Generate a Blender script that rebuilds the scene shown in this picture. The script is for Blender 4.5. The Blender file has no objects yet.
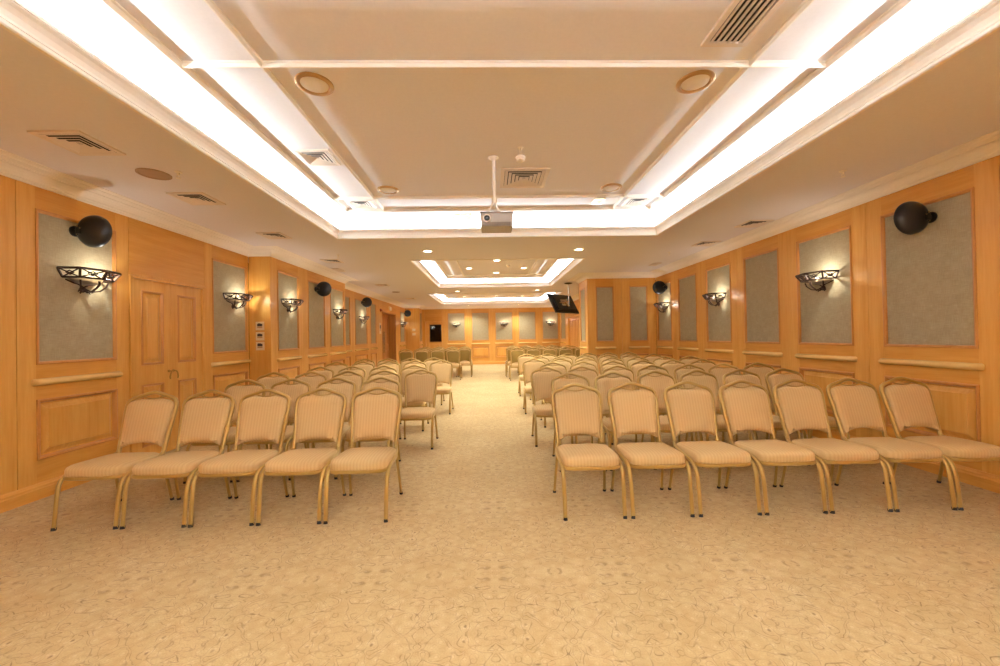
import bpy, bmesh, math, random
from mathutils import Vector, Matrix
random.seed(7)
S = bpy.context.scene
COL = S.collection
PI = math.pi

# ------------------------------------------------------------------ materials
def lin(r, g, b):
    f = lambda c: (c/255/12.92 if c/255 <= .04045 else ((c/255+.055)/1.055)**2.4)
    return (f(r), f(g), f(b), 1)

class NT:
    def __init__(s, name):
        s.m = bpy.data.materials.new(name); s.m.use_nodes = True
        s.t = s.m.node_tree; s.n = s.t.nodes; s.l = s.t.links
        s.b = s.n['Principled BSDF']
    def node(s, typ, **kw):
        n = s.n.new(typ)
        for k, v in kw.items():
            if k in n.inputs: s.set(n.inputs[k], v)
            else: setattr(n, k, v)
        return n
    def set(s, sock, v):
        if isinstance(v, bpy.types.NodeSocket): s.l.new(v, sock)
        else: sock.default_value = v
    def math(s, op, a, b=None, c=None, clamp=False):
        n = s.n.new('ShaderNodeMath'); n.operation = op; n.use_clamp = clamp
        s.set(n.inputs[0], a)
        if b is not None: s.set(n.inputs[1], b)
        if c is not None: s.set(n.inputs[2], c)
        return n.outputs[0]
    def mix(s, fac, a, b):
        n = s.n.new('ShaderNodeMix'); n.data_type = 'RGBA'
        s.set(n.inputs[0], fac); s.set(n.inputs[6], a); s.set(n.inputs[7], b)
        return n.outputs[2]
    def ramp(s, v, lo, hi):
        n = s.n.new('ShaderNodeMapRange'); s.set(n.inputs[0], v)
        n.inputs[1].default_value = lo; n.inputs[2].default_value = hi
        n.clamp = True
        return n.outputs[0]
    def bump(s, h, strength=.2, dist=.002):
        n = s.n.new('ShaderNodeBump'); n.inputs['Strength'].default_value = strength
        n.inputs['Distance'].default_value = dist
        s.set(n.inputs['Height'], h); s.l.new(n.outputs[0], s.b.inputs['Normal'])

def simple(name, col, rough=.5, metal=0, spec=.5, emit=None, estr=0):
    t = NT(name)
    no = t.node('ShaderNodeTexNoise', Scale=40.0, Detail=3.0)
    tc = t.node('ShaderNodeTexCoord'); t.l.new(tc.outputs['Object'], no.inputs['Vector'])
    c2 = tuple(min(1, v*.93) for v in col[:3]) + (1,)
    t.set(t.b.inputs['Base Color'], t.mix(no.outputs[0], col, c2))
    t.b.inputs['Roughness'].default_value = rough
    t.b.inputs['Metallic'].default_value = metal
    t.b.inputs['Specular IOR Level'].default_value = spec
    if emit:
        t.b.inputs['Emission Color'].default_value = emit
        t.b.inputs['Emission Strength'].default_value = estr
    return t.m

def wood(name, c1, c2, scale, rough=.40):
    t = NT(name)
    tc = t.node('ShaderNodeTexCoord')
    mp = t.node('ShaderNodeMapping'); t.l.new(tc.outputs['Object'], mp.inputs[0]); mp.inputs['Scale'].default_value = scale
    a = t.node('ShaderNodeTexNoise', Scale=1.0, Detail=6.0, Roughness=.6, Distortion=.6); t.l.new(mp.outputs[0], a.inputs['Vector'])
    mp2 = t.node('ShaderNodeMapping'); t.l.new(tc.outputs['Object'], mp2.inputs[0]); mp2.inputs['Scale'].default_value = tuple(v*6 for v in scale)
    b = t.node('ShaderNodeTexNoise', Scale=1.0, Detail=3.0); t.l.new(mp2.outputs[0], b.inputs['Vector'])
    f = t.math('ADD', t.math('MULTIPLY', a.outputs[0], .7), t.math('MULTIPLY', b.outputs[0], .3))
    f = t.ramp(f, .35, .65)
    t.set(t.b.inputs['Base Color'], t.mix(f, c1, c2))
    t.b.inputs['Roughness'].default_value = rough
    t.b.inputs['Specular IOR Level'].default_value = .35
    return t.m

WD1, WD2 = lin(221, 169, 88), lin(206, 148, 64)
M = {}
M['wood'] = wood('honey_maple', WD1, WD2, (9, 9, .55))
M['wood_h'] = wood('honey_maple_crossgrain', lin(215, 160, 78), lin(200, 140, 57), (.7, .7, 10))
M['bead'] = wood('panel_bead_wood', lin(200, 142, 76), lin(182, 121, 58), (6, 6, .8))
M['door_dark'] = wood('dark_door_wood', lin(194, 134, 68), lin(170, 110, 48), (9, 9, .6))
M['rail'] = wood('pale_gold_rail', lin(232, 200, 132), lin(222, 184, 112), (2, 2, 8), .2)
M['ceiling'] = simple('ceiling_paint', lin(233, 229, 233), .85, spec=.1)
M['cove'] = simple('cove_white_paint', lin(240, 236, 238), .85, spec=.1)
M['white'] = simple('white_trim_paint', lin(246, 239, 228), .6, spec=.2)
M['gold'] = simple('brushed_gold_tube', lin(184, 153, 86), .36, .55)
M['rubber'] = simple('black_rubber', lin(28, 24, 22), .6)
M['black'] = simple('black_plastic', lin(20, 20, 22), .35)
M['bronze'] = simple('dark_bronze_iron', lin(58, 38, 26), .6, .1, .25)
M['vent'] = simple('cream_vent_paint', lin(234, 220, 206), .5, spec=.2)
M['duct'] = simple('dark_duct', lin(38, 28, 22), .9)
M['chrome'] = simple('polished_metal', lin(205, 200, 190), .22, .9)
M['brass'] = simple('old_brass', lin(176, 136, 70), .3, .9)
M['plate'] = simple('ivory_plate', lin(236, 214, 172), .4)
M['slot'] = simple('dark_switch_insert', lin(60, 48, 40), .5)
M['red'] = simple('red_plastic', lin(120, 24, 18), .4)
M['grille'] = simple('grey_speaker_grille', lin(170, 145, 120), .7)
M['lens_off'] = simple('frosted_lens', lin(244, 236, 222), .5)
M['ring'] = simple('champagne_ring', lin(196, 160, 110), .35, .6)
M['lit'] = simple('lit_lamp_lens', lin(255, 240, 215), .5, emit=(1, .86, .62, 1), estr=12)
M['bulb'] = simple('lit_sconce_bulb', lin(255, 240, 215), .5, emit=(1, .84, .58, 1), estr=.6)
M['proj'] = simple('silver_projector_shell', lin(164, 155, 142), .4, .2)
M['proj_dark'] = simple('projector_grey', lin(120, 104, 84), .5)

def cloth(name, c1, c2, sc=260, rough=.95):
    t = NT(name); tc = t.node('ShaderNodeTexCoord')
    mp = t.node('ShaderNodeMapping'); t.l.new(tc.outputs['Object'], mp.inputs[0])
    a = t.node('ShaderNodeTexNoise', Scale=1.0, Detail=2.0); mp.inputs['Scale'].default_value = (14, 14, sc)
    t.l.new(mp.outputs[0], a.inputs['Vector'])
    mp2 = t.node('ShaderNodeMapping'); t.l.new(tc.outputs['Object'], mp2.inputs[0]); mp2.inputs['Scale'].default_value = (sc, sc, 14)
    b = t.node('ShaderNodeTexNoise', Scale=1.0, Detail=2.0); t.l.new(mp2.outputs[0], b.inputs['Vector'])
    c = t.node('ShaderNodeTexNoise', Scale=9.0, Detail=4.0); t.l.new(tc.outputs['Object'], c.inputs['Vector'])
    f = t.math('ADD', t.math('MULTIPLY', a.outputs[0], .4), t.math('MULTIPLY', b.outputs[0], .4))
    f = t.math('ADD', f, t.math('MULTIPLY', c.outputs[0], .2))
    t.set(t.b.inputs['Base Color'], t.mix(t.ramp(f, .38, .62), c1, c2))
    t.b.inputs['Roughness'].default_value = rough; t.b.inputs['Specular IOR Level'].default_value = .1
    t.bump(f, .3, .002)
    return t.m
M['fabric'] = cloth('grey_green_wall_fabric', lin(178, 166, 136), lin(156, 143, 112))

def chair_fabric(name, c1, c2):
    t = NT(name); tc = t.node('ShaderNodeTexCoord')
    sp = t.node('ShaderNodeSeparateXYZ'); t.l.new(tc.outputs['Object'], sp.inputs[0])
    x, y, z = sp.outputs[0], sp.outputs[1], sp.outputs[2]
    s = t.math('ADD', y, z)                                        # runs up the back and along the seat
    st = t.math('SINE', t.math('MULTIPLY', x, 2*PI/.026))
    zig = t.math('SINE', t.math('MULTIPLY', t.math('ADD', s, t.math('MULTIPLY', t.math('ABSOLUTE', st), .006)), 2*PI/.011))
    f = t.math('ADD', t.math('MULTIPLY', st, .5), t.math('MULTIPLY', zig, .5))
    t.set(t.b.inputs['Base Color'], t.mix(t.ramp(f, -.7, .7), c1, c2))
    t.b.inputs['Roughness'].default_value = .8; t.b.inputs['Specular IOR Level'].default_value = .25
    t.bump(f, .25, .001)
    return t.m
M['seat'] = chair_fabric('tan_weave', lin(209, 179, 128), lin(197, 165, 112))
M['backcloth'] = chair_fabric('olive_back_weave', lin(156, 133, 74), lin(141, 116, 60))

def carpet():
    t = NT('patterned_beige_carpet'); tc = t.node('ShaderNodeTexCoord')
    sp = t.node('ShaderNodeSeparateXYZ'); t.l.new(tc.outputs['Object'], sp.inputs[0])
    x, y = sp.outputs[0], sp.outputs[1]
    P = .74
    fx = t.math('PINGPONG', t.math('ADD', x, 50*P), P/2); fy = t.math('PINGPONG', t.math('ADD', y, 50*P*1.3), P*1.3/2)
    cv = t.node('ShaderNodeCombineXYZ'); t.l.new(fx, cv.inputs[0]); t.l.new(fy, cv.inputs[1])
    n1 = t.node('ShaderNodeTexNoise', Scale=8.0, Detail=.6, Distortion=1.1); t.l.new(cv.outputs[0], n1.inputs['Vector'])
    n2 = t.node('ShaderNodeTexNoise', Scale=12.0, Detail=.5, Distortion=.8)
    off = t.node('ShaderNodeVectorMath', operation='ADD'); t.l.new(cv.outputs[0], off.inputs[0]); off.inputs[1].default_value = (7, 3, 1)
    t.l.new(off.outputs[0], n2.inputs['Vector'])
    l1 = t.math('SUBTRACT', 1.0, t.ramp(t.math('ABSOLUTE', t.math('SUBTRACT', n1.outputs[0], .52)), .003, .014))
    l2 = t.math('SUBTRACT', 1.0, t.ramp(t.math('ABSOLUTE', t.math('SUBTRACT', n2.outputs[0], .47)), .003, .013))
    br = t.node('ShaderNodeTexNoise', Scale=26.0, Detail=2.0); t.l.new(tc.outputs['Object'], br.inputs['Vector'])
    brk = t.ramp(br.outputs[0], .30, .55)
    l3 = t.math('SUBTRACT', 1.0, t.ramp(t.math('ABSOLUTE', t.math('SUBTRACT', n1.outputs[0], .43)), .003, .014))
    l1 = t.math('MAXIMUM', l1, t.math('MULTIPLY', l3, .7))
    lines = t.math('MULTIPLY', t.math('MAXIMUM', l1, t.math('MULTIPLY', l2, .55)), brk)
    vo = t.node('ShaderNodeTexVoronoi', Scale=22.0); t.l.new(cv.outputs[0], vo.inputs['Vector'])
    dots = t.math('SUBTRACT', 1.0, t.ramp(vo.outputs['Distance'], .16, .24))
    ring = t.math('SUBTRACT', 1.0, t.ramp(t.math('ABSOLUTE', t.math('SUBTRACT', vo.outputs['Distance'], .36)), .03, .07))
    big = t.node('ShaderNodeTexNoise', Scale=1.6, Detail=4.0); t.l.new(tc.outputs['Object'], big.inputs['Vector'])
    fine = t.node('ShaderNodeTexNoise', Scale=120.0, Detail=2.0); t.l.new(tc.outputs['Object'], fine.inputs['Vector'])
    mid = t.node('ShaderNodeTexNoise', Scale=14.0, Detail=4.0); t.l.new(cv.outputs[0], mid.inputs['Vector'])
    c = t.mix(t.ramp(big.outputs[0], .3, .7), lin(203, 180, 136), lin(190, 165, 119))
    c = t.mix(t.math('MULTIPLY', t.ramp(mid.outputs[0], .35, .65), .55), c, lin(178, 150, 102))
    c = t.mix(t.math('MULTIPLY', t.ramp(fine.outputs[0], .35, .65), .35), c, lin(168, 143, 100))
    c = t.mix(t.math('MULTIPLY', ring, .12), c, lin(222, 200, 162))
    c = t.mix(t.math('MULTIPLY', dots, .22), c, lin(230, 210, 174))
    c = t.mix(t.math('MULTIPLY', lines, .55), c, lin(92, 66, 44))
    t.set(t.b.inputs['Base Color'], c)
    t.b.inputs['Roughness'].default_value = .95; t.b.inputs['Specular IOR Level'].default_value = .1
    t.bump(fine.outputs[0], .4, .004)
    return t.m
M['carpet'] = carpet()

def glassy(name, col, alpha_mix=.5):
    t = NT(name)
    no = t.node('ShaderNodeTexNoise', Scale=20.0)
    t.set(t.b.inputs['Base Color'], t.mix(no.outputs[0], col, tuple(v*.9 for v in col[:3])+(1,)))
    t.b.inputs['Roughness'].default_value = .3
    t.b.inputs['Transmission Weight'].default_value = alpha_mix; t.b.inputs['IOR'].default_value = 1.06; t.b.inputs['Specular IOR Level'].default_value = .1
    return t.m
M['shade'] = glassy('clear_sconce_glass', lin(120, 100, 78), .98)
t = NT('dark_door_glass'); no = t.node('ShaderNodeTexNoise', Scale=3.0)
t.set(t.b.inputs['Base Color'], t.mix(no.outputs[0], lin(34, 20, 12), lin(20, 12, 8))); t.b.inputs['Roughness'].default_value = .06
M['dark_glass'] = t.m

# ------------------------------------------------------------------ mesh helpers
class MB:
    def __init__(s): s.v = []; s.f = []; s.mi = []; s.cur = 0; s.sm = []; s.smooth = False
    def add(s, vs, fs, mat=None):
        o = len(s.v); s.v += [tuple(p) for p in vs]
        for f in fs:
            s.f.append(tuple(i+o for i in f)); s.mi.append(s.cur if mat is None else mat); s.sm.append(s.smooth)
        return s
    def box(s, a, b, T=None, bev=0, mat=None):
        x0, y0, z0 = a; x1, y1, z1 = b
        if x0 > x1: x0, x1 = x1, x0
        if y0 > y1: y0, y1 = y1, y0
        if z0 > z1: z0, z1 = z1, z0
        if bev <= 0:
            vs = [(x, y, z) for z in (z0, z1) for y in (y0, y1) for x in (x0, x1)]
            fs = [(0, 2, 3, 1), (4, 5, 7, 6), (0, 1, 5, 4), (2, 6, 7, 3), (0, 4, 6, 2), (1, 3, 7, 5)]
        else:
            bm = bmesh.new(); bmesh.ops.create_cube(bm, size=1)
            for v in bm.verts:
                v.co = Vector(((x0+x1)/2+v.co.x*(x1-x0), (y0+y1)/2+v.co.y*(y1-y0), (z0+z1)/2+v.co.z*(z1-z0)))
            bmesh.ops.bevel(bm, geom=list(bm.edges), offset=bev, segments=2, affect='EDGES', profile=.6)
            bm.verts.index_update()
            vs = [v.co.copy() for v in bm.verts]; fs = [tuple(v.index for v in f.verts) for f in bm.faces]; bm.free()
        if T: vs = [T(*p) for p in vs]
        return s.add(vs, fs, mat)
    def tube(s, pts, r, n=8, closed=False, flat=(1, 1), caps=True, T=None, ref=None):
        P = [Vector(p) for p in pts]; N = len(P); rings = []
        R = r if isinstance(r, (list, tuple)) else [r]*N
        up = Vector(ref) if ref else None
        prev = None
        for i in range(N):
            if closed: d = P[(i+1) % N]-P[i-1]
            else: d = P[min(i+1, N-1)]-P[max(i-1, 0)]
            d.normalize()
            if prev is None:
                a = up if up else (Vector((0, 0, 1)) if abs(d.z) < .9 else Vector((1, 0, 0)))
            else: a = up if up else prev
            e = a-d*(a@d) if False else a-d*a.dot(d)
            e.normalize(); prev = e; g = d.cross(e)
            rings.append([P[i]+(e*math.cos(2*PI*k/n)*flat[0]+g*math.sin(2*PI*k/n)*flat[1])*R[i] for k in range(n)])
        vs = [p for q in rings for p in q]; fs = []
        for i in range(N if closed else N-1):
            j = (i+1) % N
            for k in range(n):
                fs.append((i*n+k, i*n+(k+1) % n, j*n+(k+1) % n, j*n+k))
        if caps and not closed:
            fs.append(tuple(range(n-1, -1, -1))); fs.append(tuple((N-1)*n+k for k in range(n)))
        if T: vs = [T(*p) for p in vs]
        return s.add(vs, fs)
    def lathe(s, prof, n=24, T=None, axis='z', c=(0, 0, 0)):
        vs = []; fs = []
        for (r, h) in prof:
            for k in range(n):
                a = 2*PI*k/n; p = (r*math.cos(a), r*math.sin(a), h)
                if axis == 'y': p = (p[0], p[2], p[1])
                vs.append((p[0]+c[0], p[1]+c[1], p[2]+c[2]))
        for i in range(len(prof)-1):
            for k in range(n):
                fs.append((i*n+k, i*n+(k+1) % n, (i+1)*n+(k+1) % n, (i+1)*n+k))
        if prof[0][0] > 1e-6: fs.append(tuple(range(n-1, -1, -1)))
        if prof[-1][0] > 1e-6: fs.append(tuple((len(prof)-1)*n+k for k in range(n)))
        if T: vs = [T(*p) for p in vs]
        return s.add(vs, fs)
    def loft(s, rings, cap0=True, cap1=True, T=None):
        n = len(rings[0]); vs = [p for r in rings for p in r]; fs = []
        for i in range(len(rings)-1):
            for k in range(n):
                fs.append((i*n+k, i*n+(k+1) % n, (i+1)*n+(k+1) % n, (i+1)*n+k))
        if cap0: fs.append(tuple(range(n-1, -1, -1)))
        if cap1: fs.append(tuple((len(rings)-1)*n+k for k in range(n)))
        if T: vs = [T(*p) for p in vs]
        return s.add(vs, fs)
    def build(s, name, mats, parent=None, smooth=False, loc=None, angle=40):
        me = bpy.data.meshes.new(name); me.from_pydata(s.v, [], s.f)
        if not isinstance(mats, (list, tuple)): mats = [mats]
        for m in mats: me.materials.append(M[m] if isinstance(m, str) else m)
        for p, i in zip(me.polygons, s.mi): p.material_index = i
        bm = bmesh.new(); bm.from_mesh(me)
        bmesh.ops.remove_doubles(bm, verts=bm.verts, dist=1e-5)
        bmesh.ops.recalc_face_normals(bm, faces=bm.faces); bm.to_mesh(me); bm.free()
        if smooth:
            for p in me.polygons: p.use_smooth = True
            me.set_sharp_from_angle(angle=math.radians(angle))
        o = bpy.data.objects.new(name, me); COL.objects.link(o)
        if parent: o.parent = parent
        if loc: o.location = loc
        return o

def tag(o, label=None, cat=None, group=None, kind=None):
    if label: o['label'] = label
    if cat: o['category'] = cat
    if group: o['group'] = group
    if kind: o['kind'] = kind
    return o
def thing(name, label, cat, loc=(0, 0, 0), rot=(0, 0, 0), group=None):
    o = bpy.data.objects.new(name, None); COL.objects.link(o); o.location = loc; o.rotation_euler = rot
    o.empty_display_size = .1
    return tag(o, label, cat, group)
def struct(o, label=None, cat=None): return tag(o, label, cat, None, 'structure')
def copy_tree(o, parent=None, depth=0, skip=()):
    c = o.copy(); COL.objects.link(c)
    if parent: c.parent = parent
    for ch in o.children:
        if ch.name.split('.')[0] in skip: continue
        copy_tree(ch, c, depth+1, skip)
    return c

# ------------------------------------------------------------------ room numbers
ZW, HC, HU, HU2 = 2.95, 3.07, 3.42, 3.32          # top of wood, low ceiling, tray ceilings
XL, XP, XR, XQ = -4.28, -3.9, 4.45, 3.7
YB, YN = 20.6, -7.2
PLAN = [(XL, YN), (XR, YN), (XR, 10.33), (2.6, 10.33), (2.6, 11.32), (XQ, 11.32), (XQ, YB), (-3.57, YB), (-3.57, 19.75),
        (XL, 19.75), (XL, 10.62), (XP, 10.62), (XP, 7.03), (XL, 7.03)]

mb = MB(); mb.box((-5.2, YN-.3, -.12), (5.2, YB+.6, 0)); fl = mb.build('floor', 'carpet')
struct(fl, 'beige carpet floor with fine dark scrollwork and pale petals', 'floor')

def sweep(path, prof, closed=True):
    """prof: list of (inward offset, z) carried along a plan path (inside on the left)."""
    n = len(path); P = [Vector(p) for p in path]; rings = []
    for i in range(n):
        if closed or 0 < i < n-1:
            d0 = (P[i]-P[i-1]).normalized(); d1 = (P[(i+1) % n]-P[i]).normalized()
        elif i == 0: d0 = d1 = (P[1]-P[0]).normalized()
        else: d0 = d1 = (P[i]-P[i-1]).normalized()
        n0 = Vector((-d0.y, d0.x)); n1 = Vector((-d1.y, d1.x))
        m = (n0+n1); m = m/(1+n0.dot(n1))
        rings.append([(P[i].x+m.x*o, P[i].y+m.y*o, z) for o, z in prof])
    b = MB(); k = len(prof); vs = [p for r in rings for p in r]; fs = []
    for i in range(n if closed else n-1):
        j = (i+1) % n
        for q in range(k-1): fs.append((i*k+q, j*k+q, j*k+q+1, i*k+q+1))
        fs.append((i*k+k-1, j*k+k-1, j*k, i*k))
    if not closed:
        fs.append(tuple(range(k))); fs.append(tuple((n-1)*k+q for q in range(k-1, -1, -1)))
    b.add(vs, fs); return b

# cornice round the room, resting on the wood
cor = [(-.02, ZW), (.022, ZW), (.024, ZW+.022), (.034, ZW+.026), (.04, ZW+.045), (.058, ZW+.066), (.085, ZW+.084), (.118, ZW+.09),
       (.122, ZW+.10), (.20, ZW+.104), (.206, HC-.008), (.27, HC-.006), (.274, HC+.01), (-.02, HC+.01)]
o = sweep(PLAN, cor).build('trim_1', 'white'); struct(o, 'white stepped crown moulding along the top of all walls', 'moulding')

# ------------------------------------------------------------------ low ceiling with three tray openings, and one added behind the camera
TR = [dict(x=(-2.43, 2.76), y=(1.2, 6.31), hu=HU, ob=(-2.15, 2.51, 1.5, 5.97), bx=(-1.59, 1.93), by=(2.02, 2.79, 5.45)),
      dict(x=(-1.64, 2.01), y=(8.15, 12.67), hu=HU2, ob=(-1.3, 1.66, 8.5, 12.15), bx=(-.78, 1.17), by=(8.95, 11.75)),
      dict(x=(-2.3, 2.72), y=(14.5, 18.95), hu=HU2, ob=(-1.95, 2.38, 14.85, 18.5), bx=(-1.4, 1.83), by=(15.3, 18.1)),
      dict(x=(-2.43, 2.76), y=(-5.7, -.63), hu=HU, ob=(-2.15, 2.51, -5.4, -.95), bx=(-1.59, 1.93), by=(-4.9, -1.45))]  # unseen tray, added so its cove lights chair fronts and near floor
xs = sorted({-5.0, 5.0, *[v for t in TR for v in t['x']]}); ys = sorted({YN-.2, YB+.5, *[v for t in TR for v in t['y']]})
mb = MB()
for i in range(len(xs)-1):
    for j in range(len(ys)-1):
        cx, cy = (xs[i]+xs[i+1])/2, (ys[j]+ys[j+1])/2
        if any(t['x'][0] < cx < t['x'][1] and t['y'][0] < cy < t['y'][1] for t in TR): continue
        for z in (HC, HC+.03):
            q = [(xs[i], ys[j], z), (xs[i+1], ys[j], z), (xs[i+1], ys[j+1], z), (xs[i], ys[j+1], z)]
            mb.add(q, [(0, 1, 2, 3) if z > HC else (3, 2, 1, 0)])
me = bpy.data.meshes.new('ceiling'); me.from_pydata(mb.v, [], mb.f); me.materials.append(M['ceiling'])
ce = bpy.data.objects.new('ceiling', me); COL.objects.link(ce); struct(ce, 'plain cream lower ceiling around lit ceiling trays', 'ceiling')

WORDS = ['nearest', 'middle', 'farthest', 'added one behind the camera']
for ti, t in enumerate(TR):
    x0, x1 = t['x']; y0, y1 = t['y']; hu = t['hu']; e = .42
    b = MB()                                              # recess: lid and its four side walls
    X0, X1, Y0, Y1 = x0-e, x1+e, y0-e, y1+e
    b.box((X0-.05, Y0-.05, hu), (X1+.05, Y1+.05, hu+.05))
    b.box((X0-.05, Y0, HC+.03), (X0, Y1, hu)); b.box((X1, Y0, HC+.03), (X1+.05, Y1, hu))
    b.box((X0, Y0-.05, HC+.03), (X1, Y0, hu)); b.box((X0, Y1, HC+.03), (X1, Y1+.05, hu))
    r = b.build('ceiling_tray', 'cove'); struct(r, f'raised white cove-lit ceiling recess, {WORDS[ti]}', 'ceiling')
    rect = [(x0, y0), (x1, y0), (x1, y1), (x0, y1)]
    lip = [(-.01, HC-.014), (.014, HC-.014), (.022, HC-.006), (.022, HC+.012), (.006, HC+.016), (.006, HC+.022), (.014, HC+.024), (.014, HC+.040), (.024, HC+.068),
           (.042, HC+.092), (.060, HC+.104), (.060, HC+.110), (.066, HC+.112), (.066, HC+.132), (.05, HC+.136), (.05, HC+.126), (-.01, HC+.05)]
    o = sweep(rect, lip).build(f'trim_{2*ti+2}', 'white'); struct(o, f'white moulded lip around the {WORDS[ti]} ceiling recess', 'moulding')
    # frame of flat mouldings planted on the tray ceiling
    def strip(b, a0, a1, horiz, c, w=.06, d=.045):
        prof = [(-w/2, 0), (-w/2, -d*.2), (-w*.30, -d*.35), (-w*.16, -d*.9), (-w*.08, -d), (w*.08, -d), (w*.16, -d*.9), (w*.30, -d*.35), (w/2, -d*.2), (w/2, 0)]
        if horiz: rs = [[(a, c+u, hu+v) for u, v in prof] for a in (a0, a1)]
        else: rs = [[(c+u, a, hu+v) for u, v in prof] for a in (a0, a1)]
        b.loft(rs)
    b = MB(); ox0, ox1, oy0, oy1 = t['ob']
    for c in (ox0, ox1): strip(b, oy0-.03, oy1+.03, False, c)
    for c in (oy0, oy1): strip(b, ox0-.03, ox1+.03, True, c)
    for c in t['bx']: strip(b, oy0, oy1, False, c, .044, .032)
    for c in t['by']: strip(b, ox0, ox1, True, c, .05, .034)
    o = b.build(f'trim_{2*ti+3}', 'white'); struct(o, f'grid of white mouldings on the {WORDS[ti]} recess ceiling', 'moulding')

# ------------------------------------------------------------------ panelled walls
def frame_T(p0, u, n):
    """(along, out of wall, up) -> world"""
    return lambda a, d, z: (p0[0]+u[0]*a+n[0]*d, p0[1]+u[1]*a+n[1]*d, z)
CZ0, CZ1, LZ0, LZ1, RZ = 1.26, 2.74, .36, .93, 1.095

def raised(b, T, u0, u1, z0, z1, steps, mat=None):
    rs = []
    for ins, d in steps:
        rs.append([T(u0+ins, d, z0+ins), T(u1-ins, d, z0+ins), T(u1-ins, d, z1-ins), T(u0+ins, d, z1-ins)])
    if mat:
        cut = mat; b.cur = 1; b.loft(rs[:cut+1], cap0=False, cap1=False); b.cur = 0; b.loft(rs[cut:], cap0=False)
    else: b.loft(rs, cap0=False)

WALLS = {}
def wall(name, p0, u, n, length, mods, label, bay_labels, group):
    T = frame_T(p0, u, n); b = MB(); t0 = -.03
    def board(a0, a1, z0, z1, d=0.0, mat=0): b.box((a0, t0, z0), (a1, d, z1), T, mat=mat)
    solid = [[0, length]]
    k = 0
    for m in mods:
        kind = m[0]
        a0, a1 = m[1], m[2]; g = .003
        if kind == 'plain':
            board(a0+g, a1-g, 0, ZW)
        elif kind == 'bay':
            c0, c1 = m[3], m[4]
            board(a0+g, c0, 0, ZW); board(c1, a1-g, 0, ZW)
            board(c0, c1, CZ1, ZW, -.002, 1); board(c0, c1, LZ1, CZ0, -.002, 1); board(c0, c1, 0, LZ0, -.002, 1)
            lab = bay_labels[k]; k += 1
            base = T((c0+c1)/2, 0, 0)
            w = thing('wall_panel', lab, 'wall panel', base, (0, 0, 0), group)
            L = lambda a, d, z: tuple(Vector(T(a, d, z))-Vector(base))
            fb = MB(); fb.box((c0+.02, -.03, CZ0+.02), (c1-.02, -.012, CZ1-.02), L); fb.build('fabric', 'fabric', w)
            fr = MB(); bw = .026                           # bead frame, four mitred sides in one sweep
            raised(fr, L, c0, c1, CZ0, CZ1, [(0, -.002), (0, .010), (.010, .014), (.018, .008), (bw, .004), (bw+.004, -.012), (bw+.004, -.02)]); fr.f.pop(); fr.mi.pop(); fr.sm.pop()
            fr.build('panel_frame', 'bead', w)
            rl = MB(); rl.smooth = True
            q = [(math.cos(PI*i/8)*.034, math.sin(PI*i/8)*.055) for i in range(9)]
            e0, e1 = c0-.04, c1+.04
            rs = []
            for a, s_ in ((e0, .5), (e0+.006, .8), (e0+.018, 1), (e1-.018, 1), (e1-.006, .8), (e1, .5)):
                rs.append([L(a, y*s_, RZ+z*s_) for z, y in q])
            rl.loft(rs); rl.build('bumper_rail', 'rail', w, smooth=True)
            lp = MB()
            raised(lp, L, c0, c1, LZ0, LZ1, [(0, -.004), (0, .012), (.012, .017), (.024, .012), (.036, -.020), (.050, -.022), (.054, -.018), (.092, .000), (.097, .006)], 4)
            lp.build('raised_panel', ['wood', 'bead'], w)
        elif kind == 'door':
            top = m[3]
            board(a0+g, a1-g, top, ZW, 0, 1)
            nb = []
            for s0, s1 in solid:
                if s0 < a0 < s1: nb += [[s0, a0], [a1, s1]]
                else: nb.append([s0, s1])
            solid = nb
    for s0, s1 in solid: b.box((s0+.036, -.10, 0), (s1-.036, t0, HC), T)
    for m in mods:
        if m[0] == 'door': b.box((m[1], -.10, m[3]), (m[2], t0, HC), T)
    o = b.build(name, ['wood', 'wood_h']); struct(o, label, 'wall')
    return o

LG, RG, BG = 'fabric and wood panels of the left wall', 'fabric and wood panels of the right wall', 'fabric and wood panels of the back wall'
wall('wall_left', (XL, YN), (0, 1), (1, 0), 7.03-YN,
     [('plain', 0, 4.2), ('plain', 4.2, 8.4), ('plain', 8.4, 10.83), ('bay', 10.83, 11.93, 10.98, 11.77), ('door', 11.93, 13.16, 2.27), ('bay', 13.16, 14.23, 13.32, 14.17)],
     'honey maple left wall holding the double door',
     ['fabric wall panel with lamp and speaker, left of the wooden double door', 'fabric wall panel with a lamp between double door and switch pier'], LG)
wall('wall_left_pier', (XL, 7.03), (1, 0), (0, -1), XP-XL, [('plain', 0, XP-XL)], 'narrow maple pier face carrying three switch plates', [], None)
wall('wall_left_middle', (XP, 7.03), (0, 1), (1, 0), 10.62-7.03,
     [('bay', 0, 1.22, .23, 1.01), ('bay', 1.22, 2.42, 1.43, 2.27), ('bay', 2.42, 3.59, 2.59, 3.47)], 'projecting maple stretch of the left wall beyond the switches',
     ['fabric wall panel with lamp just beyond the three switch plates', 'fabric wall panel with a black speaker and no lamp, left wall',
      'fabric wall panel with lamp at far end of the projecting left wall'], LG)
wall('wall_left_return', (XP, 10.62), (-1, 0), (0, 1), XP-XL, [('plain', 0, XP-XL)], 'maple return behind the projecting left wall', [], None)
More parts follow.
